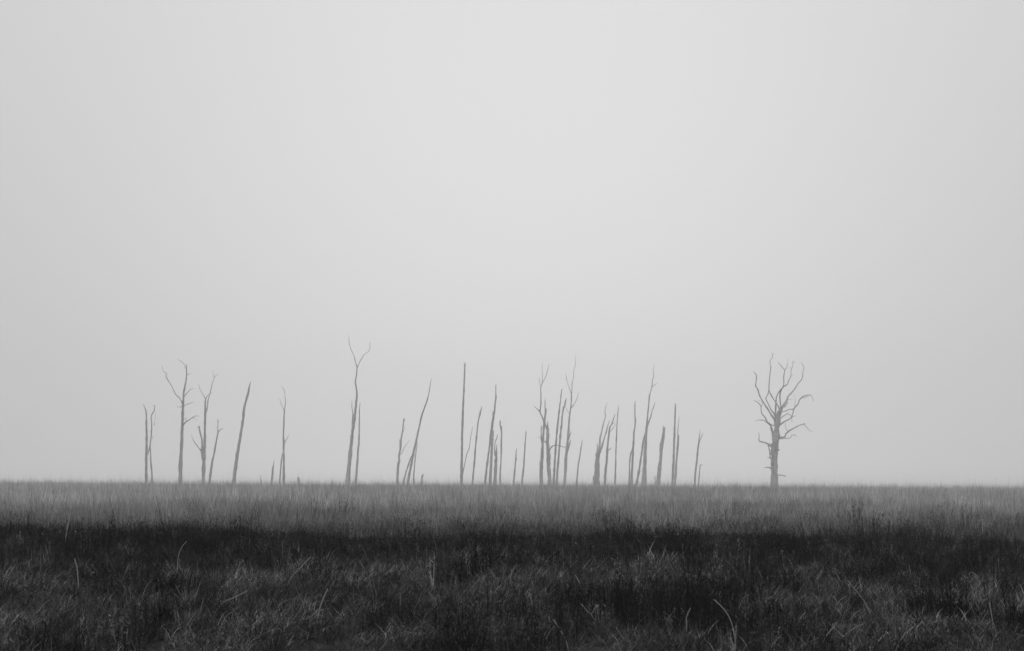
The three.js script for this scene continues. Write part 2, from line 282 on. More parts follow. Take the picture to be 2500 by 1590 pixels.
    ['trunk',-1,0,1.01,0.248,0.06,2.8,0.22,0.15,4.73,0.193,0.22,6.66,0.179,0.35,8.45,0.145,0.47,9.82,0.151,0.58,10.93,0.138,0.69,11.61,0.11,0.77,12.17,0.076],
    ['splinter',0,0.58,10.93,0.076,0.61,12.3,0.069,0.59,13.27,0.048,0.61,13.85,0.021],
    ['stem',0,0.5,9.96,0.124,0.32,10.72,0.09,0.04,11.27,0.083,-0.14,11.75,0.09,-0.03,12.85,0.083,-0.01,13.96,0.069,-0.05,15.06,0.055,-0.03,15.47,0.055],
    ['branch',2,-0.04,15.33,0.048,0.22,16.02,0.048,0.55,16.57,0.041,0.83,17.33,0.034,1.03,18.16,0.034,1.25,18.71,0.018],
    ['twig',3,0.15,15.91,0.041,0.22,16.98,0.034,0.15,17.88,0.028,0.17,18.84,0.017],
    ['twig',2,-0.04,15.36,0.034,-0.19,16.16,0.028,-0.32,16.87,0.017],
    ['branch',2,-0.11,11.68,0.069,-0.58,12.23,0.055,-0.92,12.48,0.041,-1.02,12.77,0.028],
    ['stem',0,0.19,7,0.096,0.06,7.62,0.096,0.04,8.72,0.083,0.06,9.71,0.062],
    ['twig',0,0.14,7.76,0.055,-0.23,7.97,0.041,-0.44,8.1,0.028],
    ['branch',0,0.25,7.62,0.062,0.46,7.51,0.069,0.61,7.4,0.069],
    ['splinter',0,-0.11,1.22,0.083,-0.16,2.11,0.076,-0.15,3.35,0.062,-0.14,5,0.028]]],
  ['broken_stump', 'pale thick broken trunk with an arched branch curving off to the right', 5.9, 506, [
    ['trunk',-1,0,0.99,0.337,-0.04,2.31,0.271,-0.17,4.22,0.264,-0.19,5.54,0.293,-0.26,6.86,0.249,-0.36,7.89,0.249,-0.29,8.77,0.22,-0.33,9.65,0.191,-0.44,10.31,0.22],
    ['branch',0,-0.13,6.13,0.117,0.05,6.64,0.095,0.22,6.89,0.081,0.55,7.15,0.081,1.03,7.2,0.073,1.54,7.12,0.066,2.06,6.98,0.059,2.6,6.71,0.037],
    ['knot',0,-0.19,9.65,0.095,-0.01,9.65,0.037],
    ['knot',0,0.02,5.25,0.103,0.19,5.28,0.059],
    ['knot',0,-0.41,4.92,0.073,-0.55,4.95,0.037],
    ['knot',0,-0.44,7.52,0.103,-0.77,7.81,0.059]]],
  ['bare_pole', 'slim branchless pole with a knobbed tip crossing the arched branch, left of two parallel poles', 6, 467, [
    ['trunk',-1,0,1.02,0.162,0.1,2.78,0.149,0.19,4.54,0.129,0.33,6.7,0.122,0.5,8.73,0.115,0.69,10.49,0.108,0.84,11.98,0.095,1.01,13.2,0.081,1.14,14.42,0.061,1.21,14.83,0.068],
    ['knot',0,0.87,11.58,0.061,0.96,11.74,0.034]]],
  ['bare_pole', 'slim pole with a splintered tip crossing the arched branch, right of two parallel poles', 6.49, 474, [
    ['trunk',-1,0,1.01,0.151,0.17,2.8,0.144,0.35,5,0.131,0.48,6.78,0.124,0.65,8.57,0.11,0.8,9.94,0.11,0.87,11.04,0.103,1.06,12.14,0.103,1.24,12.83,0.096,1.38,13.38,0.096,1.51,13.75,0.034],
    ['knot',0,0.84,10.22,0.062,0.96,10.29,0.034],
    ['splinter',0,1.03,11.94,0.062,0.98,12.28,0.041,0.98,12.55,0.021]]],
  ['dead_tree', 'tall dead tree with hair thin top and two broken stubs, ending the central group', 8.45, 520, [
    ['trunk',-1,-0,0.98,0.211,0.13,3.09,0.211,0.25,5.51,0.219,0.45,7.16,0.181,0.56,8.52,0.166,0.66,9.88,0.151,0.74,11.23,0.121,0.86,12.44,0.113,1.01,13.35,0.09,1.11,14.55,0.083,1.14,15.76,0.075,1.22,16.36,0.06,1.25,17.42,0.053,1.49,18.4,0.053,1.49,19.22,0.038,1.64,19.9,0.038,1.79,20.43,0.03,1.79,21.18,0.023,1.81,22.09,0.015],
    ['branch',0,1.13,15.61,0.053,0.78,16.66,0.045,0.48,17.57,0.045,0.33,18.24,0.038,0.27,18.95,0.02],
    ['branch',0,1.08,13.35,0.06,1.54,14.02,0.045,1.84,14.55,0.038,2.09,15.15,0.045,2.24,15.91,0.02],
    ['branch',0,0.41,6.26,0.121,0.63,6.86,0.106,0.86,7.69,0.09,1.01,8.25,0.045],
    ['branch',0,0.6,8.37,0.113,0.8,8.9,0.098,0.93,9.2,0.09,1.04,9.58,0.038],
    ['twig',0,0.83,12.44,0.045,0.38,13.16,0.03,0.21,13.5,0.03,0.25,14.1,0.023,0.21,14.33,0.015],
    ['twig',0,0.36,6.56,0.053,0.18,6.89,0.038,0.1,7.39,0.023]]],
  ['bare_pole', 'solitary thin pole leaning slightly right between the central group and the thick forked trunk', 10.01, 500, [
    ['trunk',-1,-0,1.07,0.123,0.1,2.59,0.116,0.27,4.19,0.116,0.51,5.63,0.094,0.68,6.79,0.08,0.9,8.03,0.036]]],
  ['dead_tree', 'stout flared trunk splitting into two slim upright stems, right of centre', 13.08, 502, [
    ['trunk',-1,0,1,0.465,0.09,2.31,0.378,0.15,4.06,0.335,0.22,5.37,0.305,0.34,6.24,0.262,0.45,6.68,0.189],
    ['stem',0,0.35,6.02,0.145,0.45,6.68,0.138,0.55,7.33,0.131,0.63,8.42,0.124,0.87,9.3,0.087,1.09,10.31,0.08,1.33,11.19,0.065,1.49,11.7,0.065,1.4,12.35,0.058,1.54,13.22,0.044,1.83,13.85,0.022],
    ['stem',0,0.48,5.95,0.189,0.67,6.46,0.167,0.85,6.82,0.131,1.14,7.84,0.109,1.46,8.86,0.095,1.69,9.59,0.087,1.75,10.02,0.073,1.94,10.53,0.058,2.15,11.11,0.029],
    ['splinter',0,0.15,5.37,0.116,0.15,5.95,0.102,0.18,6.68,0.087,0.22,7.48,0.036],
    ['splinter',0,-0.35,1.03,0.145,-0.41,1.59,0.116,-0.46,2.02,0.087,-0.46,2.46,0.051],
    ['knot',0,0.26,1.3,0.145,0.44,1.59,0.065]]],
  ['dead_tree', 'slim tree with short twigs bending right at its top, beside the stout flared trunk', 14.65, 510, [
    ['trunk',-1,-0,1,0.163,0.04,2.33,0.207,0.18,3.81,0.177,0.32,5.29,0.177,0.38,6.47,0.163,0.5,7.8,0.133,0.65,9.13,0.111,0.8,10.16,0.089,1.12,10.75,0.081,1.39,11.49,0.067,1.49,11.94,0.044,1.63,12.23,0.026],
    ['branch',0,0.44,6.35,0.081,0.61,6.5,0.074,0.83,6.69,0.059,1.06,6.91,0.03],
    ['branch',0,0.71,9.35,0.059,0.9,9.54,0.052,1.27,9.94,0.044,1.64,10.46,0.037,1.89,10.66,0.026],
    ['twig',0,0.89,10.24,0.052,1.12,10.58,0.044,1.34,10.72,0.037,1.61,10.9,0.022]]],
  ['bare_pole', 'thin straight needle of a pole just right of the bent twiggy tree', 16.09, 505, [
    ['trunk',-1,-0,1.08,0.139,0.07,2.9,0.124,0.13,4.95,0.102,0.19,7.15,0.095,0.29,9.34,0.088,0.36,10.95,0.073,0.48,12.42,0.066,0.58,13.41,0.037]]],
  ['bare_pole', 'knobbly pole with a shorter pole leaning into its left side', 19.13, 518, [
    ['trunk',-1,-0,1,0.21,0.09,2.95,0.18,0.19,5.05,0.158,0.31,6.85,0.135,0.39,8.8,0.135,0.43,9.48,0.113,0.57,10.3,0.098,0.61,11.35,0.098,0.57,12.1,0.09,0.57,13.3,0.083,0.58,14.47,0.053],
    ['knot',0,0.64,10.9,0.068,0.73,11.28,0.06,0.76,11.62,0.038]]],
  ['bare_pole', 'short thin pole leaning into the left side of the knobbly pole', 18.91, 521, [
    ['trunk',-1,-0,0.99,0.136,0.03,3.11,0.113,0.1,5.07,0.098,0.27,6.13,0.106,0.45,6.73,0.075,0.52,7.18,0.053]]],
  ['dead_tree', 'tall dead tree with forked body and fine spire, a slanting pole on its left', 20.92, 513, [
    ['trunk',-1,-0,1,0.327,0.1,2.93,0.282,0.18,4.71,0.253,0.27,6.65,0.208,0.37,8.73,0.178,0.45,9.77,0.164,0.55,10.66,0.156,0.62,11.85,0.119,0.77,13.34,0.104,0.89,14.67,0.104,1.04,15.57,0.067,1.26,16.31,0.067,1.38,17.2,0.059,1.43,17.8,0.059,1.63,18.24,0.052,1.55,19.13,0.037,1.75,20.17,0.018],
    ['branch',0,0.53,10.29,0.134,0.71,10.73,0.119,0.94,11.33,0.097,1.16,12,0.089,1.31,12.74,0.067,1.56,13.41,0.059,1.78,14.18,0.026],
    ['splinter',0,0.91,14.67,0.082,0.89,14.97,0.067,0.86,15.42,0.03],
    ['twig',0,1.37,16.61,0.052,1.71,16.93,0.045,2.16,17.14,0.022],
    ['knot',0,0.3,4.27,0.104,0.48,4.42,0.052]]],
  ['bare_pole', 'slanting pole resting against the left of the tall fine spired tree', 19.91, 517, [
    ['trunk',-1,0,1.07,0.15,0.27,2.49,0.15,0.62,4.59,0.142,0.9,6.54,0.135,1.17,8.34,0.135,1.47,9.38,0.105,1.62,9.83,0.067]]],
  ['broken_stump', 'short thin stake at the right foot of the tall fine spired tree', 21.29, 512, [
    ['trunk',-1,0,1,0.089,0,2.19,0.067,0.03,3.3,0.037]]],
  ['broken_stump', 'thick snapped trunk with a split side and a needle splinter on top', 23.4, 516, [
    ['trunk',-1,0,1,0.314,0.11,2.94,0.284,0.29,4.73,0.254,0.51,6.53,0.194,0.71,8.17,0.209,0.84,9.37,0.194,0.9,9.94,0.164],
    ['splinter',0,0.84,9.52,0.09,0.81,10.04,0.06,0.8,10.61,0.022],
    ['splinter',0,0.36,5.63,0.12,0.29,6.53,0.105,0.29,7.2,0.097,0.42,7.95,0.075,0.6,8.55,0.06],
    ['knot',0,-0.19,1.3,0.15,-0.31,1.82,0.06]]],
  ['broken_stump', 'tiny stake at the left foot of the thick snapped trunk', 23.22, 524, [
    ['trunk',-1,0,1.07,0.106,-0.03,1.75,0.076,-0.03,2.48,0.046]]],
  ['bare_pole', 'tall straight pole with a slanted broken tip, left of a close pair near the right', 26.1, 526, [
    ['trunk',-1,-0,0.99,0.168,0.12,3.28,0.183,0.2,5.41,0.168,0.27,7.39,0.16,0.35,9.53,0.137,0.41,11.66,0.122,0.47,13.18,0.114,0.49,13.95,0.091,0.43,14.33,0.038]]],
  ['bare_pole', 'leaning pole with a thin whip tip, right of a close pair near the right', 26.76, 531, [
    ['trunk',-1,0,0.99,0.169,0.17,2.99,0.169,0.28,4.83,0.146,0.43,6.53,0.154,0.56,8.07,0.154,0.6,9.14,0.108],
    ['splinter',0,0.53,8.37,0.092,0.51,8.99,0.077,0.56,10.07,0.069,0.65,11.14,0.054,0.74,12.3,0.023]]],
  ['dead_tree', 'thin tree with a narrow Y top, standing apart left of the big spreading tree', 30.25, 535, [
    ['trunk',-1,0,0.98,0.171,0.12,3,0.155,0.36,5.17,0.14,0.56,7.19,0.124,0.67,7.99,0.109],
    ['branch',0,0.64,7.73,0.093,0.68,8.43,0.085,0.76,9.05,0.078,0.91,10.1,0.031],
    ['branch',0,0.64,7.73,0.085,0.78,8.19,0.078,0.99,8.74,0.07,1.36,9.54,0.031]]],
  ['broken_stump', 'short stake with a twig pointing right at its tip, beside the thin Y topped tree', 30.54, 529, [
    ['trunk',-1,-0,1.07,0.1,0.11,2.52,0.092,0.23,3.75,0.084,0.26,4.21,0.069],
    ['twig',0,0.24,4.08,0.061,0.38,4.24,0.054,0.67,4.3,0.031]]],
  ['spreading_dead_tree', 'big lone dead tree at right with thick trunk and spreading bare crown', 36.7, 452, [
    ['trunk',-1,-0,0.4,0.485,0.04,2.02,0.451,-0.02,3.63,0.404,-0.02,4.98,0.404,0.06,6.19,0.472,0.17,7.27,0.472,0.31,8.35,0.377,0.39,9.43,0.391,0.53,10.5,0.35,0.74,11.31,0.256,0.94,11.72,0.189],
    ['limb',0,0.17,9.97,0.189,-0,10.3,0.168,-0.41,10.84,0.121,-0.81,11.58,0.115,-1.28,12.32,0.108,-1.72,13.06,0.094,-2.03,13.74,0.088,-2.23,14.48,0.081,-2.5,14.95,0.074,-2.4,15.76,0.067,-2.4,16.5,0.061,-2.63,16.77,0.047,-2.77,16.97,0.034],
    ['limb',0,-0,7.41,0.216,-0.18,8.15,0.182,-0.37,8.89,0.162,-0.54,9.43,0.121,-0.95,9.83,0.094,-1.28,10.5,0.081,-1.72,11.04,0.067,-1.82,11.58,0.067,-1.85,12.12,0.061,-2.3,12.63,0.054,-2.83,12.9,0.027],
    ['twig',2,-1.85,12.05,0.04,-1.66,12.32,0.034,-1.76,12.66,0.027,-2.36,12.93,0.024],
    ['limb',0,0.13,9.26,0.081,-0.18,9.37,0.074,-0.75,9.63,0.074,-1.15,9.86,0.061,-1.55,10.07,0.054,-2.09,10.13,0.047,-2.63,10.06,0.034],
    ['limb',0,0.22,10.5,0.135,0.06,10.91,0.115,-0.41,11.45,0.081,-0.75,12.12,0.074,-1.04,12.66,0.067,-1.24,13.13,0.067,-1.04,13.6,0.061,-0.85,14.14,0.067,-0.81,15.09,0.061,-0.75,15.89,0.061,-0.65,16.84,0.054,-0.58,17.44,0.054,-0.71,17.98,0.047,-0.65,18.45,0.04,-0.41,18.79,0.04,-0.34,19.29,0.03],
    ['twig',5,-0.34,19.23,0.027,-0.48,19.37,0.02,-0.4,19.59,0.016],
    ['twig',5,-0.34,19.23,0.027,-0.23,19.32,0.024,-0.07,19.34,0.018],
    ['twig',5,-0.61,17.4,0.027,-0.45,17.46,0.018],
    ['twig',5,-0.84,14.14,0.034,-0.88,13.81,0.027,-1.08,13.47,0.027],
    ['limb',0,0.8,11.31,0.094,0.67,11.72,0.088,0.4,12.26,0.081,0.06,12.73,0.074,-0.34,13.33,0.067,-0.68,13.94,0.061,-0.84,14.3,0.054],
    ['limb',0,0.26,10.17,0.121,0.14,10.91,0.108,0.17,11.85,0.108,0.2,12.66,0.094,0.26,13.33,0.081,0.6,14.07,0.094,0.94,14.48,0.101,1.17,14.75,0.081,1.25,15.22,0.067,1.22,15.89,0.067,1.28,16.57,0.061,1.38,17.08,0.054],
    ['branch',11,1.38,17.03,0.047,1.07,17.38,0.047,0.74,17.71,0.04,0.47,17.98,0.04,0.41,18.13,0.047],
    ['branch',11,1.37,17.03,0.04,1.65,17.51,0.034,1.75,18.05,0.027,1.79,18.62,0.018],
    ['branch',11,1.07,14.65,0.081,1.41,14.88,0.067,1.75,15.09,0.061,1.95,15.56,0.054,2.22,16.16,0.054,2.33,16.57,0.047,2.29,16.97,0.04,2.49,17.51,0.04,2.56,17.98,0.034,2.58,18.45,0.02],
    ['twig',14,2.54,17.94,0.027,2.65,18.18,0.027,2.92,18.32,0.018],
    ['twig',14,2.25,16.23,0.034,2.57,16.34,0.02],
    ['twig',14,2.43,17.4,0.027,2.08,17.46,0.018],
    ['twig',14,1.92,15.49,0.04,1.81,15.69,0.02],
    ['limb',0,0.94,11.58,0.108,0.87,12.12,0.088,0.79,12.66,0.081,0.74,13.47,0.081,0.8,14.01,0.081,0.98,14.44,0.067],
    ['limb',0,0.8,11.25,0.202,1.01,11.69,0.175,1.34,12.26,0.135,1.75,12.86,0.108,2.02,13.47,0.094,2.49,13.94,0.081,2.89,14.41,0.074,3.43,15.22,0.067,3.97,15.83,0.067,4.2,16.37,0.061,4.21,16.84,0.047,4.4,17.38,0.047,4.37,17.71,0.04,4.17,18.05,0.034,4.13,18.39,0.024],
    ['twig',20,1.84,12.96,0.034,2.15,13.04,0.027,2.57,13,0.02],
    ['twig',20,1.38,11.92,0.081,1.65,12.26,0.067,1.9,12.69,0.034],
    ['twig',20,2.3,13.76,0.04,2.49,13.74,0.027],
    ['limb',0,0.8,11.2,0.074,1.14,11.31,0.067,1.54,11.38,0.061,2.08,11.61,0.054,2.76,11.69,0.054,2.92,11.74,0.04],
    ['limb',0,0.67,9.36,0.108,0.94,9.56,0.094,1.41,9.9,0.081,1.95,10.17,0.081,2.42,10.53,0.081,2.62,11.04,0.067,2.82,11.72,0.067,3.23,12.23,0.074,3.43,12.46,0.081,3.57,12.93,0.081,4.04,13.36,0.081,4.51,13.6,0.067,4.85,13.68,0.047,5.18,13.67,0.034,5.45,13.4,0.034,5.63,12.86,0.04],
    ['twig',25,2.87,11.88,0.034,2.99,12.66,0.027,2.96,13.67,0.018],
    ['twig',25,2.38,10.48,0.047,2.76,10.67,0.034,3.05,10.72,0.02],
    ['twig',25,4.04,13.33,0.04,4.37,13.31,0.034,4.71,13.47,0.034,5.12,13.63,0.02],
    ['twig',25,4.1,13.36,0.04,3.97,13.54,0.027],
    ['limb',0,0.74,10.3,0.074,0.98,10.48,0.061,1.41,10.8,0.054,1.75,10.99,0.054,2.08,10.87,0.047,2.29,10.57,0.04,2.35,9.87,0.024],
    ['limb',0,0.4,7.65,0.121,0.74,7.7,0.108,1.41,7.78,0.088,1.54,8.15,0.081,2.08,8.65,0.081,2.62,8.95,0.074,3.16,9.29,0.067,3.7,9.47,0.061,4.17,9.56,0.047,4.1,9.32,0.04,4.4,9.09,0.034,4.64,8.75,0.034,5.14,8.47,0.024],
    ['twig',31,1.87,8.46,0.047,1.52,9.09,0.034,1.54,9.7,0.02],
    ['twig',31,2.89,9.13,0.04,3.09,9,0.02],
    ['limb',0,0.47,7.47,0.081,0.74,7.5,0.067,1.41,7.54,0.054,2.22,7.67,0.047,2.38,7.97,0.04,2.76,8.05,0.04,3.08,7.84,0.024],
    ['limb',0,-0.1,6.06,0.243,-0.37,6.44,0.175,-0.61,6.62,0.135,-1.02,6.89,0.121,-1.55,7.07,0.094,-2.03,7.24,0.074,-2.01,7.81,0.047,-2.07,8.44,0.024],
    ['splinter',0,-0.34,4.58,0.108,-0.54,4.85,0.094,-0.58,5.52,0.094,-0.72,6.19,0.081,-0.85,6.73,0.061],
    ['stub',0,-0.31,4.71,0.094,-0.61,4.82,0.081,-0.96,4.89,0.027],
    ['stub',0,-0.18,3.2,0.148,-0.45,3.4,0.121,-0.75,3.5,0.088,-1.35,3.46,0.034],
    ['stub',0,0.33,2.5,0.094,0.6,2.47,0.081,1.01,2.39,0.067,1.25,2.39,0.067,1.45,2.29,0.081],
    ['knot',0,0.4,5.92,0.175,0.63,5.95,0.101,0.71,5.96,0.04],
    ['knot',0,0.22,3.61,0.135,0.41,3.77,0.067]]],
];
TREES.forEach(deadTree);

// ---------- grass, rushes and heath ----------
class Blades { // ribbons collected into one geometry; every blade has one tone of its own
  constructor() { this.pos = []; this.idx = []; this.tone = []; }
  // a ribbon from (x, y, z): heading az, first tilt from upright, bend added along its length
  blade(x, y, z, az, tilt, bend, len, width, segs, turn, tone) {
    const at = this.pos.length / 3, wx = Math.cos(turn), wz = Math.sin(turn), ca = Math.cos(az), sa = Math.sin(az); let px = x, py = y, pz = z;
    for (let i = 0; i <= segs; i++) {
      const t = i / segs, w = width * .5 * (i === segs ? .12 : 1 - .55 * t * t);
      this.pos.push(px - wx * w, py, pz - wz * w, px + wx * w, py, pz + wz * w); this.tone.push(tone, tone, tone, tone, tone, tone);
      const a = tilt + bend * (t + .5 / segs), l = len / segs; px += Math.sin(a) * ca * l; py += Math.cos(a) * l; pz += Math.sin(a) * sa * l;
    }
    for (let i = 0; i < segs; i++) { const a = at + i * 2; this.idx.push(a, a + 1, a + 2, a + 1, a + 3, a + 2); }
  }
  leaf(x, y, z, dx, dy, dz, l, w, turn, tone) { // a small pointed leaf or awn
    const at = this.pos.length / 3, wx = Math.cos(turn) * w, wz = Math.sin(turn) * w;
    this.pos.push(x, y, z, x + dx * l * .5 + wx, y + dy * l * .5, z + dz * l * .5 + wz, x + dx * l, y + dy * l, z + dz * l, x + dx * l * .5 - wx, y + dy * l * .5, z + dz * l * .5 - wz);
    for (let i = 0; i < 12; i++) this.tone.push(tone);
    this.idx.push(at, at + 1, at + 2, at, at + 2, at + 3);
  }
  geometry() {
    const g = new THREE.BufferGeometry(); g.setAttribute('position', new THREE.Float32BufferAttribute(this.pos, 3)); g.setIndex(this.idx); g.computeVertexNormals();
    g.setAttribute('color', new THREE.Float32BufferAttribute(this.tone, 3));
    g.setAttribute('uv', new THREE.Float32BufferAttribute(new Float32Array(this.pos.length / 3 * 2), 2)); return g;
  }
}
const TAU = Math.PI * 2;
const grassMaterial = new THREE.MeshPhysicalMaterial({ color: 0xffffff, roughness: .9, specularIntensity: .15, side: THREE.DoubleSide, vertexColors: true });
// one kind of cover: a stuff group of a few tuft shapes, each scattered as copies
function cover(name, label, category, shapes, spots) {
  const group = new THREE.Group(); group.name = name; group.userData = { kind: 'stuff', label, category };
  const M = new THREE.Matrix4(), Q = new THREE.Quaternion(), E = new THREE.Euler(), P = new THREE.Vector3(), S = new THREE.Vector3();
  shapes.forEach((g, k) => {
    const mine = spots.filter((_, i) => i % shapes.length === k), im = new THREE.InstancedMesh(g, grassMaterial, mine.length);
    mine.forEach((s, i) => { // x, d, size, height, turn, tone
      M.compose(P.set(s[0], ground(s[0], s[1]) - .01, -s[1]), Q.setFromEuler(E.set(0, s[4], 0)), S.set(s[2], s[3], s[2])); im.setMatrixAt(i, M); im.setColorAt(i, grey(s[5]));
    });
    im.name = name + '_tuft'; im.userData.kind = 'stuff'; im.castShadow = im.receiveShadow = true; group.add(im);
  });
  scene.add(group); console.log(name, spots.length, shapes.reduce((n, g) => n + g.index.count / 3, 0));
}
const FAN = 1250 / FOCAL; // half the view's width per metre of distance
const shapes = (n, seed, make) => Array.from({ length: n }, (_, k) => { const b = new Blades(); make(b, seeded(seed + k * 31)); return b.geometry(); });

// meadow: tall pale dry grass beyond the dip
{
  const r = seeded(11), spots = [];
  const tuft = shapes(10, 100, (b, r) => {
    for (let i = 0; i < 22; i++) { const a = r() * TAU, q = Math.sqrt(r()) * .15; b.blade(Math.cos(a) * q, 0, Math.sin(a) * q, r() * TAU, r() * .3, r() * .4, .5 + r() * .4, .008 + r() * .008, 2, r() * TAU, .45 + r() * 1.1); }
    for (let i = 0; i < 2; i++) { // taller flowering stems
      const a = r() * TAU, q = Math.sqrt(r()) * .2, l = .9 + r() * .5; b.blade(Math.cos(a) * q, 0, Math.sin(a) * q, r() * TAU, r() * .2, .12, l, .009, 2, r() * TAU, .4 + r() * .8);
    }
  });
  for (let d = 40; d < 432;) {
    const gap = .22 + d * .0013, half = FAN * d * 1.1 + 3;
    for (let x = -half; x < half; x += gap) {
      const px = x + (r() - .5) * gap, pd = d + (r() - .5) * gap * 1.6;
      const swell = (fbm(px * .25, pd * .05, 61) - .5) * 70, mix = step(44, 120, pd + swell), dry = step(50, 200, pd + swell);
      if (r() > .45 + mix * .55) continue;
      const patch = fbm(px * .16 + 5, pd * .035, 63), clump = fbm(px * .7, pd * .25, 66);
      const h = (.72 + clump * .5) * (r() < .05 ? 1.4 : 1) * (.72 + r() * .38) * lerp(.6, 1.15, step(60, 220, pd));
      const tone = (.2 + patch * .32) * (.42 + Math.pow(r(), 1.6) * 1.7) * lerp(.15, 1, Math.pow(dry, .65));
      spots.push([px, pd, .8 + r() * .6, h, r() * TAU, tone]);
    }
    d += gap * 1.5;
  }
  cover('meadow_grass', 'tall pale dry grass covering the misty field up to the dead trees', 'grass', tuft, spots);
}
// dark heath and rushes: the dark belt along the near rise, and patches before it
const belt = (x, d) => { const lim = 23.4 + x * .22 + (fbm(x * .6 + 3, d * .4, 71) - .5) * 9; return step(lim - .7, lim + .7, d); };
const scrub = (x, d) => Math.max(belt(x, d), step(.58, .7, fbm(x * 2.6 + 31, d * .8, 73)) * .6);
{
  const r = seeded(12), spots = [];
  const bush = shapes(8, 200, (b, r) => {
    for (let i = 0; i < 26; i++) {
      const a = r() * TAU, q = Math.sqrt(r()) * .09, az = r() * TAU, ti = r() * .42, l = .09 + r() * .13, x = Math.cos(a) * q, z = Math.sin(a) * q, tone = .35 + r() * r() * r() * 3;
      b.blade(x, 0, z, az, ti, .2 - r() * .4, l, .003 + r() * .0022, 3, r() * TAU, tone);
      for (let k = 0; k < 7; k++) { // small leaves up the twig
        const t = .3 + .7 * r(), s = Math.sin(ti) * l * t, e = r() * TAU, up = .45 + r() * .5, o = Math.sqrt(1 - up * up);
        b.leaf(x + Math.cos(az) * s, Math.cos(ti) * l * t, z + Math.sin(az) * s, Math.cos(e) * o, up, Math.sin(e) * o, .014 + r() * .02, .0016 + r() * .0012, r() * TAU, tone * (.7 + r() * .6));
      }
    }
  });
  for (let d = 9.5; d < 150;) {
    const gap = d < 34 ? .1 : .1 + (d - 34) * .009, half = FAN * d * 1.1 + 1.3;
    for (let x = -half; x < half; x += gap) {
      const px = x + (r() - .5) * gap, pd = d + (r() - .5) * gap, s = scrub(px, pd) * (1 - step(45, 150, pd + (fbm(px * .25, pd * .1, 78) - .5) * 70) * .97);
      if (r() > s) continue;
      const n = fbm(px * .8, pd * .6, 76), far = 1 + step(36, 70, pd) * 1.6;
      spots.push([px, pd, (.8 + r() * .7) * far, (.15 + n * 1.2) * (.5 + r() * .8) * (r() < .04 ? 1.6 : 1) * far, r() * TAU, (.005 + Math.pow(r(), 4) * .1) * (.3 + step(.25, .8, fbm(px * 5, pd * 1.6, 79)) * 1.5)]);
    }
    d += gap;
  }
  cover('heath', 'dark wiry heath and rushes in a belt along the near rise', 'heath', bush, spots);
}
// bent tussock grass of the foreground, combed towards the right by the wind on the left, more upright on the right
{
  const r = seeded(13), spots = [];
  const tussock = shapes(16, 300, (b, r) => {
    const wet = r() * .7;
    for (let i = 0; i < 62; i++) {
      const a = r() * TAU, q = Math.sqrt(r()) * .055, az = r() < .45 ? (r() - .5) * 2.4 : r() * TAU;
      b.blade(Math.cos(a) * q, 0, Math.sin(a) * q, az, .05 + r() * .6, .2 + wet + r() * 1.6, .03 + r() * r() * .09, .0015 + r() * .0018, 4, r() * TAU, .18 + Math.pow(r(), 4) * 5);
    }
  });
  for (let d = 9.5; d < 44;) {
    const gap = d < 30 ? .07 : .13, half = FAN * d * 1.08 + 1.2;
    for (let x = -half; x < half; x += gap) {
      const px = x + (r() - .5) * gap, pd = d + (r() - .5) * gap, hump = hummock(px, pd);
      if (r() < scrub(px, pd) * .68 || r() > step(.26, .42, hump)) continue;
      const patch = fbm(px * 1.9 + 2, pd * .8, 84), fine = fbm(px * 8, pd * 2.5, 86);
      spots.push([px, pd, .8 + r() * .6, (.35 + fine * .9 + hump * .6) * (.7 + r() * .6), (r() - .5) * (1.4 + step(-1, 2.5, px) * 3), (.045 + step(.25, .75, patch) * .06) * (.15 + step(.3, .75, fine) * 1.1 + r() * r() * .7)]);
    }
    d += gap;
  }
  cover('tussock_grass', 'bent wiry tussock grass covering the dark foreground', 'grass', tussock, spots);
}
// short matted thatch between everything near
{
  const r = seeded(15), spots = [];
  const mat = shapes(8, 500, (b, r) => { for (let i = 0; i < 60; i++) b.blade((r() - .5) * .2, 0, (r() - .5) * .2, r() * TAU, .2 + r() * .9, r() * .8, .03 + r() * .06, .0013 + r() * .0013, 3, r() * TAU, .3 + r() * r() * 2.2); });
  for (let d = 9.5; d < 46;) {
    const gap = .15, half = FAN * d * 1.08 + 1.2;
    for (let x = -half; x < half; x += gap) {
      const px = x + (r() - .5) * gap, pd = d + (r() - .5) * gap, patch = fbm(px * 1.9 + 2, pd * .8, 84);
      spots.push([px, pd, .8 + r() * .5, .6 + r() * .8, r() * TAU, (.02 + patch * .05) * (.4 + r() * 1.2)]);
    }
    d += gap;
  }
  cover('thatch', 'low matted thatch of dead stems between the foreground tussocks', 'thatch', mat, spots);
}
// loose tufts that stand out singly
{
  const r = seeded(16), spots = [];
  const fan = shapes(10, 600, (b, r) => { const dir = r() * TAU; for (let i = 0; i < 40; i++) b.blade((r() - .5) * .05, 0, (r() - .5) * .05, dir + (r() - .5) * 3.4, .02 + r() * .5, (r() - .15) * 1.3, .05 + r() * .09, .0016 + r() * .0018, 4, r() * TAU, .3 + r() * r() * 2.2); });
  for (let i = 0; i < 3800; i++) {
    const d = 10 + Math.pow(r(), .75) * 20, x = (r() * 2 - 1) * (FAN * d * 1.08 + 1.2); if (fbm(x * 2.1 + 8, d * .9, 95) < .45) continue;
    spots.push([x, d, .7 + r() * .7, .6 + r() * .8, r() * TAU, r() < .45 ? .008 + r() * .02 : .04 + r() * .12]);
  }
  cover('loose_grass', 'loose fanned grass tufts standing up among the foreground tussocks', 'grass', fan, spots);
}
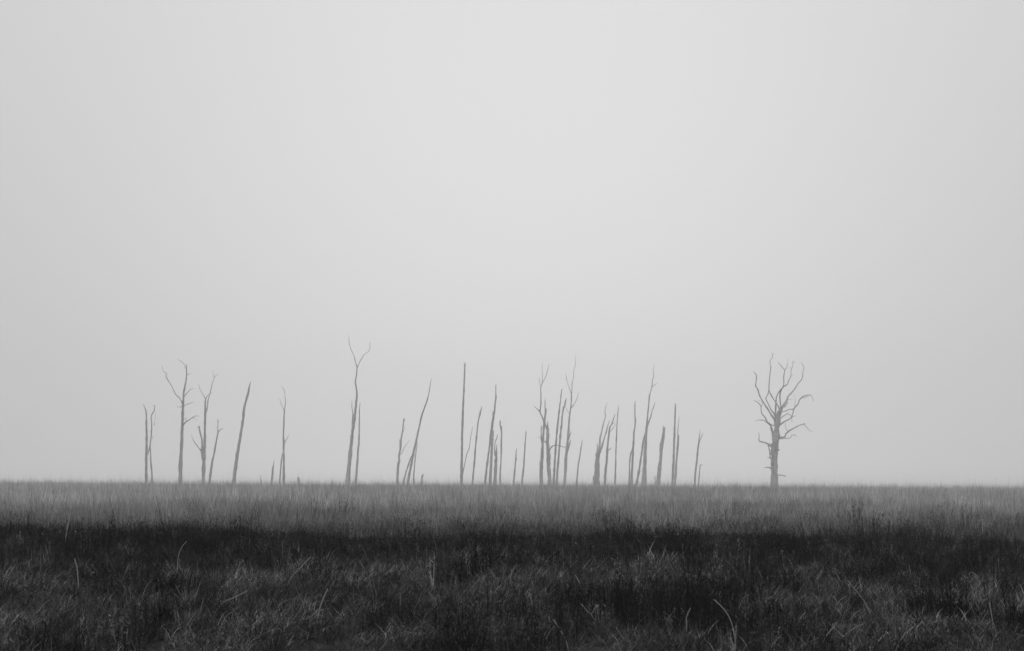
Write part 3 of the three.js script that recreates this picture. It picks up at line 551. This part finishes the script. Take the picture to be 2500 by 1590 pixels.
// single dry straws standing out of both
{
  const r = seeded(14), spots = [];
  const straw = shapes(10, 400, (b, r) => { for (let i = 0; i < 3; i++) b.blade((r() - .5) * .3, 0, (r() - .5) * .3, r() * TAU, .1 + r() * 1.1, (r() - .4) * 1.6, .07 + r() * .12, .0018 + r() * .0016, 5, r() * TAU, .5 + r() * .8); });
  for (let i = 0; i < 6500; i++) {
    const d = 10 + Math.pow(r(), .7) * 24, x = (r() * 2 - 1) * (FAN * d * 1.1 + 1.3);
    if (r() > .15 + fbm(x * .9, d * .6, 91) * .8) continue;
    spots.push([x, d, .8 + r() * .5, .7 + r() * .6, r() * TAU, .09 + r() * r() * .25]);
  }
  cover('dry_straw', 'scattered pale dry straws sticking out of the foreground grass', 'grass', straw, spots);
}
const STALKS = [   // label, x, distance, radius, then (x, height) along the stalk
  ['pale upright stalk standing in the dark belt at the far left edge', -3.34, 24.17, 0.0032, 0.000, 0.000, 0.012, 0.083, 0.034, 0.196],
  ['short pale stalk leaning left below the leftmost dead trees', -2.62, 19.48, 0.0032, 0.000, 0.000, -0.005, 0.049, -0.017, 0.099],
  ['slim stalk curving right below the pair of leftmost trees and the branched tree', -2.27, 21.91, 0.0022, 0.000, 0.000, 0.008, 0.078, 0.031, 0.133, 0.061, 0.172],
  ['long stalk lying nearly flat, slanting up right, low in the left foreground', -1.48, 16.57, 0.0022, 0.000, 0.000, 0.053, 0.025, 0.120, 0.059],
  ['thin straw slanting up right in the foreground below the slender two pronged tree', -1.24, 18.25, 0.0018, 0.000, 0.000, 0.046, 0.046, 0.104, 0.106],
  ['bright thick straw slanting up right in the foreground, below and left of the tallest tree', -1.01, 17.03, 0.0028, 0.000, 0.000, 0.019, 0.043, 0.039, 0.088],
  ['V shaped pair of pale stalks low in the foreground below the stout flared trunk', 0.42, 17.23, 0.0023, -0.050, 0.052, 0.000, 0.000, 0.028, 0.039],
  ['straight stalk slanting down right over a dark hollow below the central group', 0.26, 15.73, 0.0021, -0.060, 0.096, -0.032, 0.052, 0.000, 0.000],
  ['kinked pale stalk low in the foreground between the flared trunk and the big tree', 1.05, 17.10, 0.0023, -0.033, 0.017, 0.000, 0.000, 0.026, 0.052],
  ['long stalk arching down right at the bottom edge, left of below the big tree', 1.05, 15.34, 0.0025, -0.091, 0.132, -0.043, 0.082, -0.017, 0.043, 0.000, 0.000],
  ['curved upright stalk at the bottom edge, below the thick snapped trunk', 0.83, 15.34, 0.0020, 0.000, 0.000, 0.000, 0.043, 0.017, 0.086],
  ['bent stalk folded into a peak near the right edge', 2.69, 19.05, 0.0019, 0.000, 0.000, 0.014, 0.056, 0.063, 0.024],
  ['pale stalk rising right in a gentle arc, low at the right', 1.83, 15.34, 0.0020, 0.000, 0.000, 0.033, 0.051, 0.076, 0.086],
  ['straight stalk slanting up right at the bottom edge, right of below the big tree', 1.49, 15.34, 0.0025, 0.000, 0.000, 0.023, 0.031, 0.049, 0.068],
  ['long thin stalk slanting down right below and right of the big spreading tree', 1.93, 17.73, 0.0018, -0.088, 0.112, -0.043, 0.058, 0.000, 0.000],
  ['thin near upright stalk close to the lower right corner', 2.41, 16.20, 0.0021, -0.014, 0.090, -0.008, 0.045, 0.000, 0.000],
];
const stalkMaterial = new THREE.MeshPhysicalMaterial({ color: grey(.25), roughness: .8, specularIntensity: .3 });
STALKS.forEach(([label, x, d, radius, ...v], n) => {
  const r = seeded(700 + n), pts = [], y0 = ground(x, d), lift = .09, lean = (r() - .5) * .5;
  for (let i = 0; i < v.length; i += 2) pts.push(new THREE.Vector3(v[i] + (r() - .5) * .004, v[i + 1] + lift, v[i + 1] * lean));
  const low = pts.reduce((a, b) => (b.y < a.y ? b : a)), at = pts.indexOf(low); // the lowest point goes on down to its root
  const next = pts[at ? at - 1 : 1], root = new THREE.Vector3(low.x - THREE.MathUtils.clamp((next.x - low.x) / (next.y - low.y + .01), -1.2, 1.2) * lift * .8, -.02, low.z);
  if (at === 0) pts.unshift(root); else if (at === pts.length - 1) pts.push(root);
  const curve = new THREE.CatmullRomCurve3(pts, false, 'centripetal'), parts = [new THREE.TubeGeometry(curve, 18, radius, 5)];
  if (at > 0 && at < pts.length - 1) parts.push(new THREE.TubeGeometry(new THREE.LineCurve3(low, root), 3, radius, 5));
  const m = new THREE.Mesh(mergeGeometries(parts), stalkMaterial);
  m.name = numbered('dry_stalk'); m.position.set(x, y0, -d); m.castShadow = m.receiveShadow = true;
  m.userData = { label, category: 'dry stalk', group: 'dry stalks in the foreground grass' };
  scene.add(m);
});
renderer.render(scene, camera);
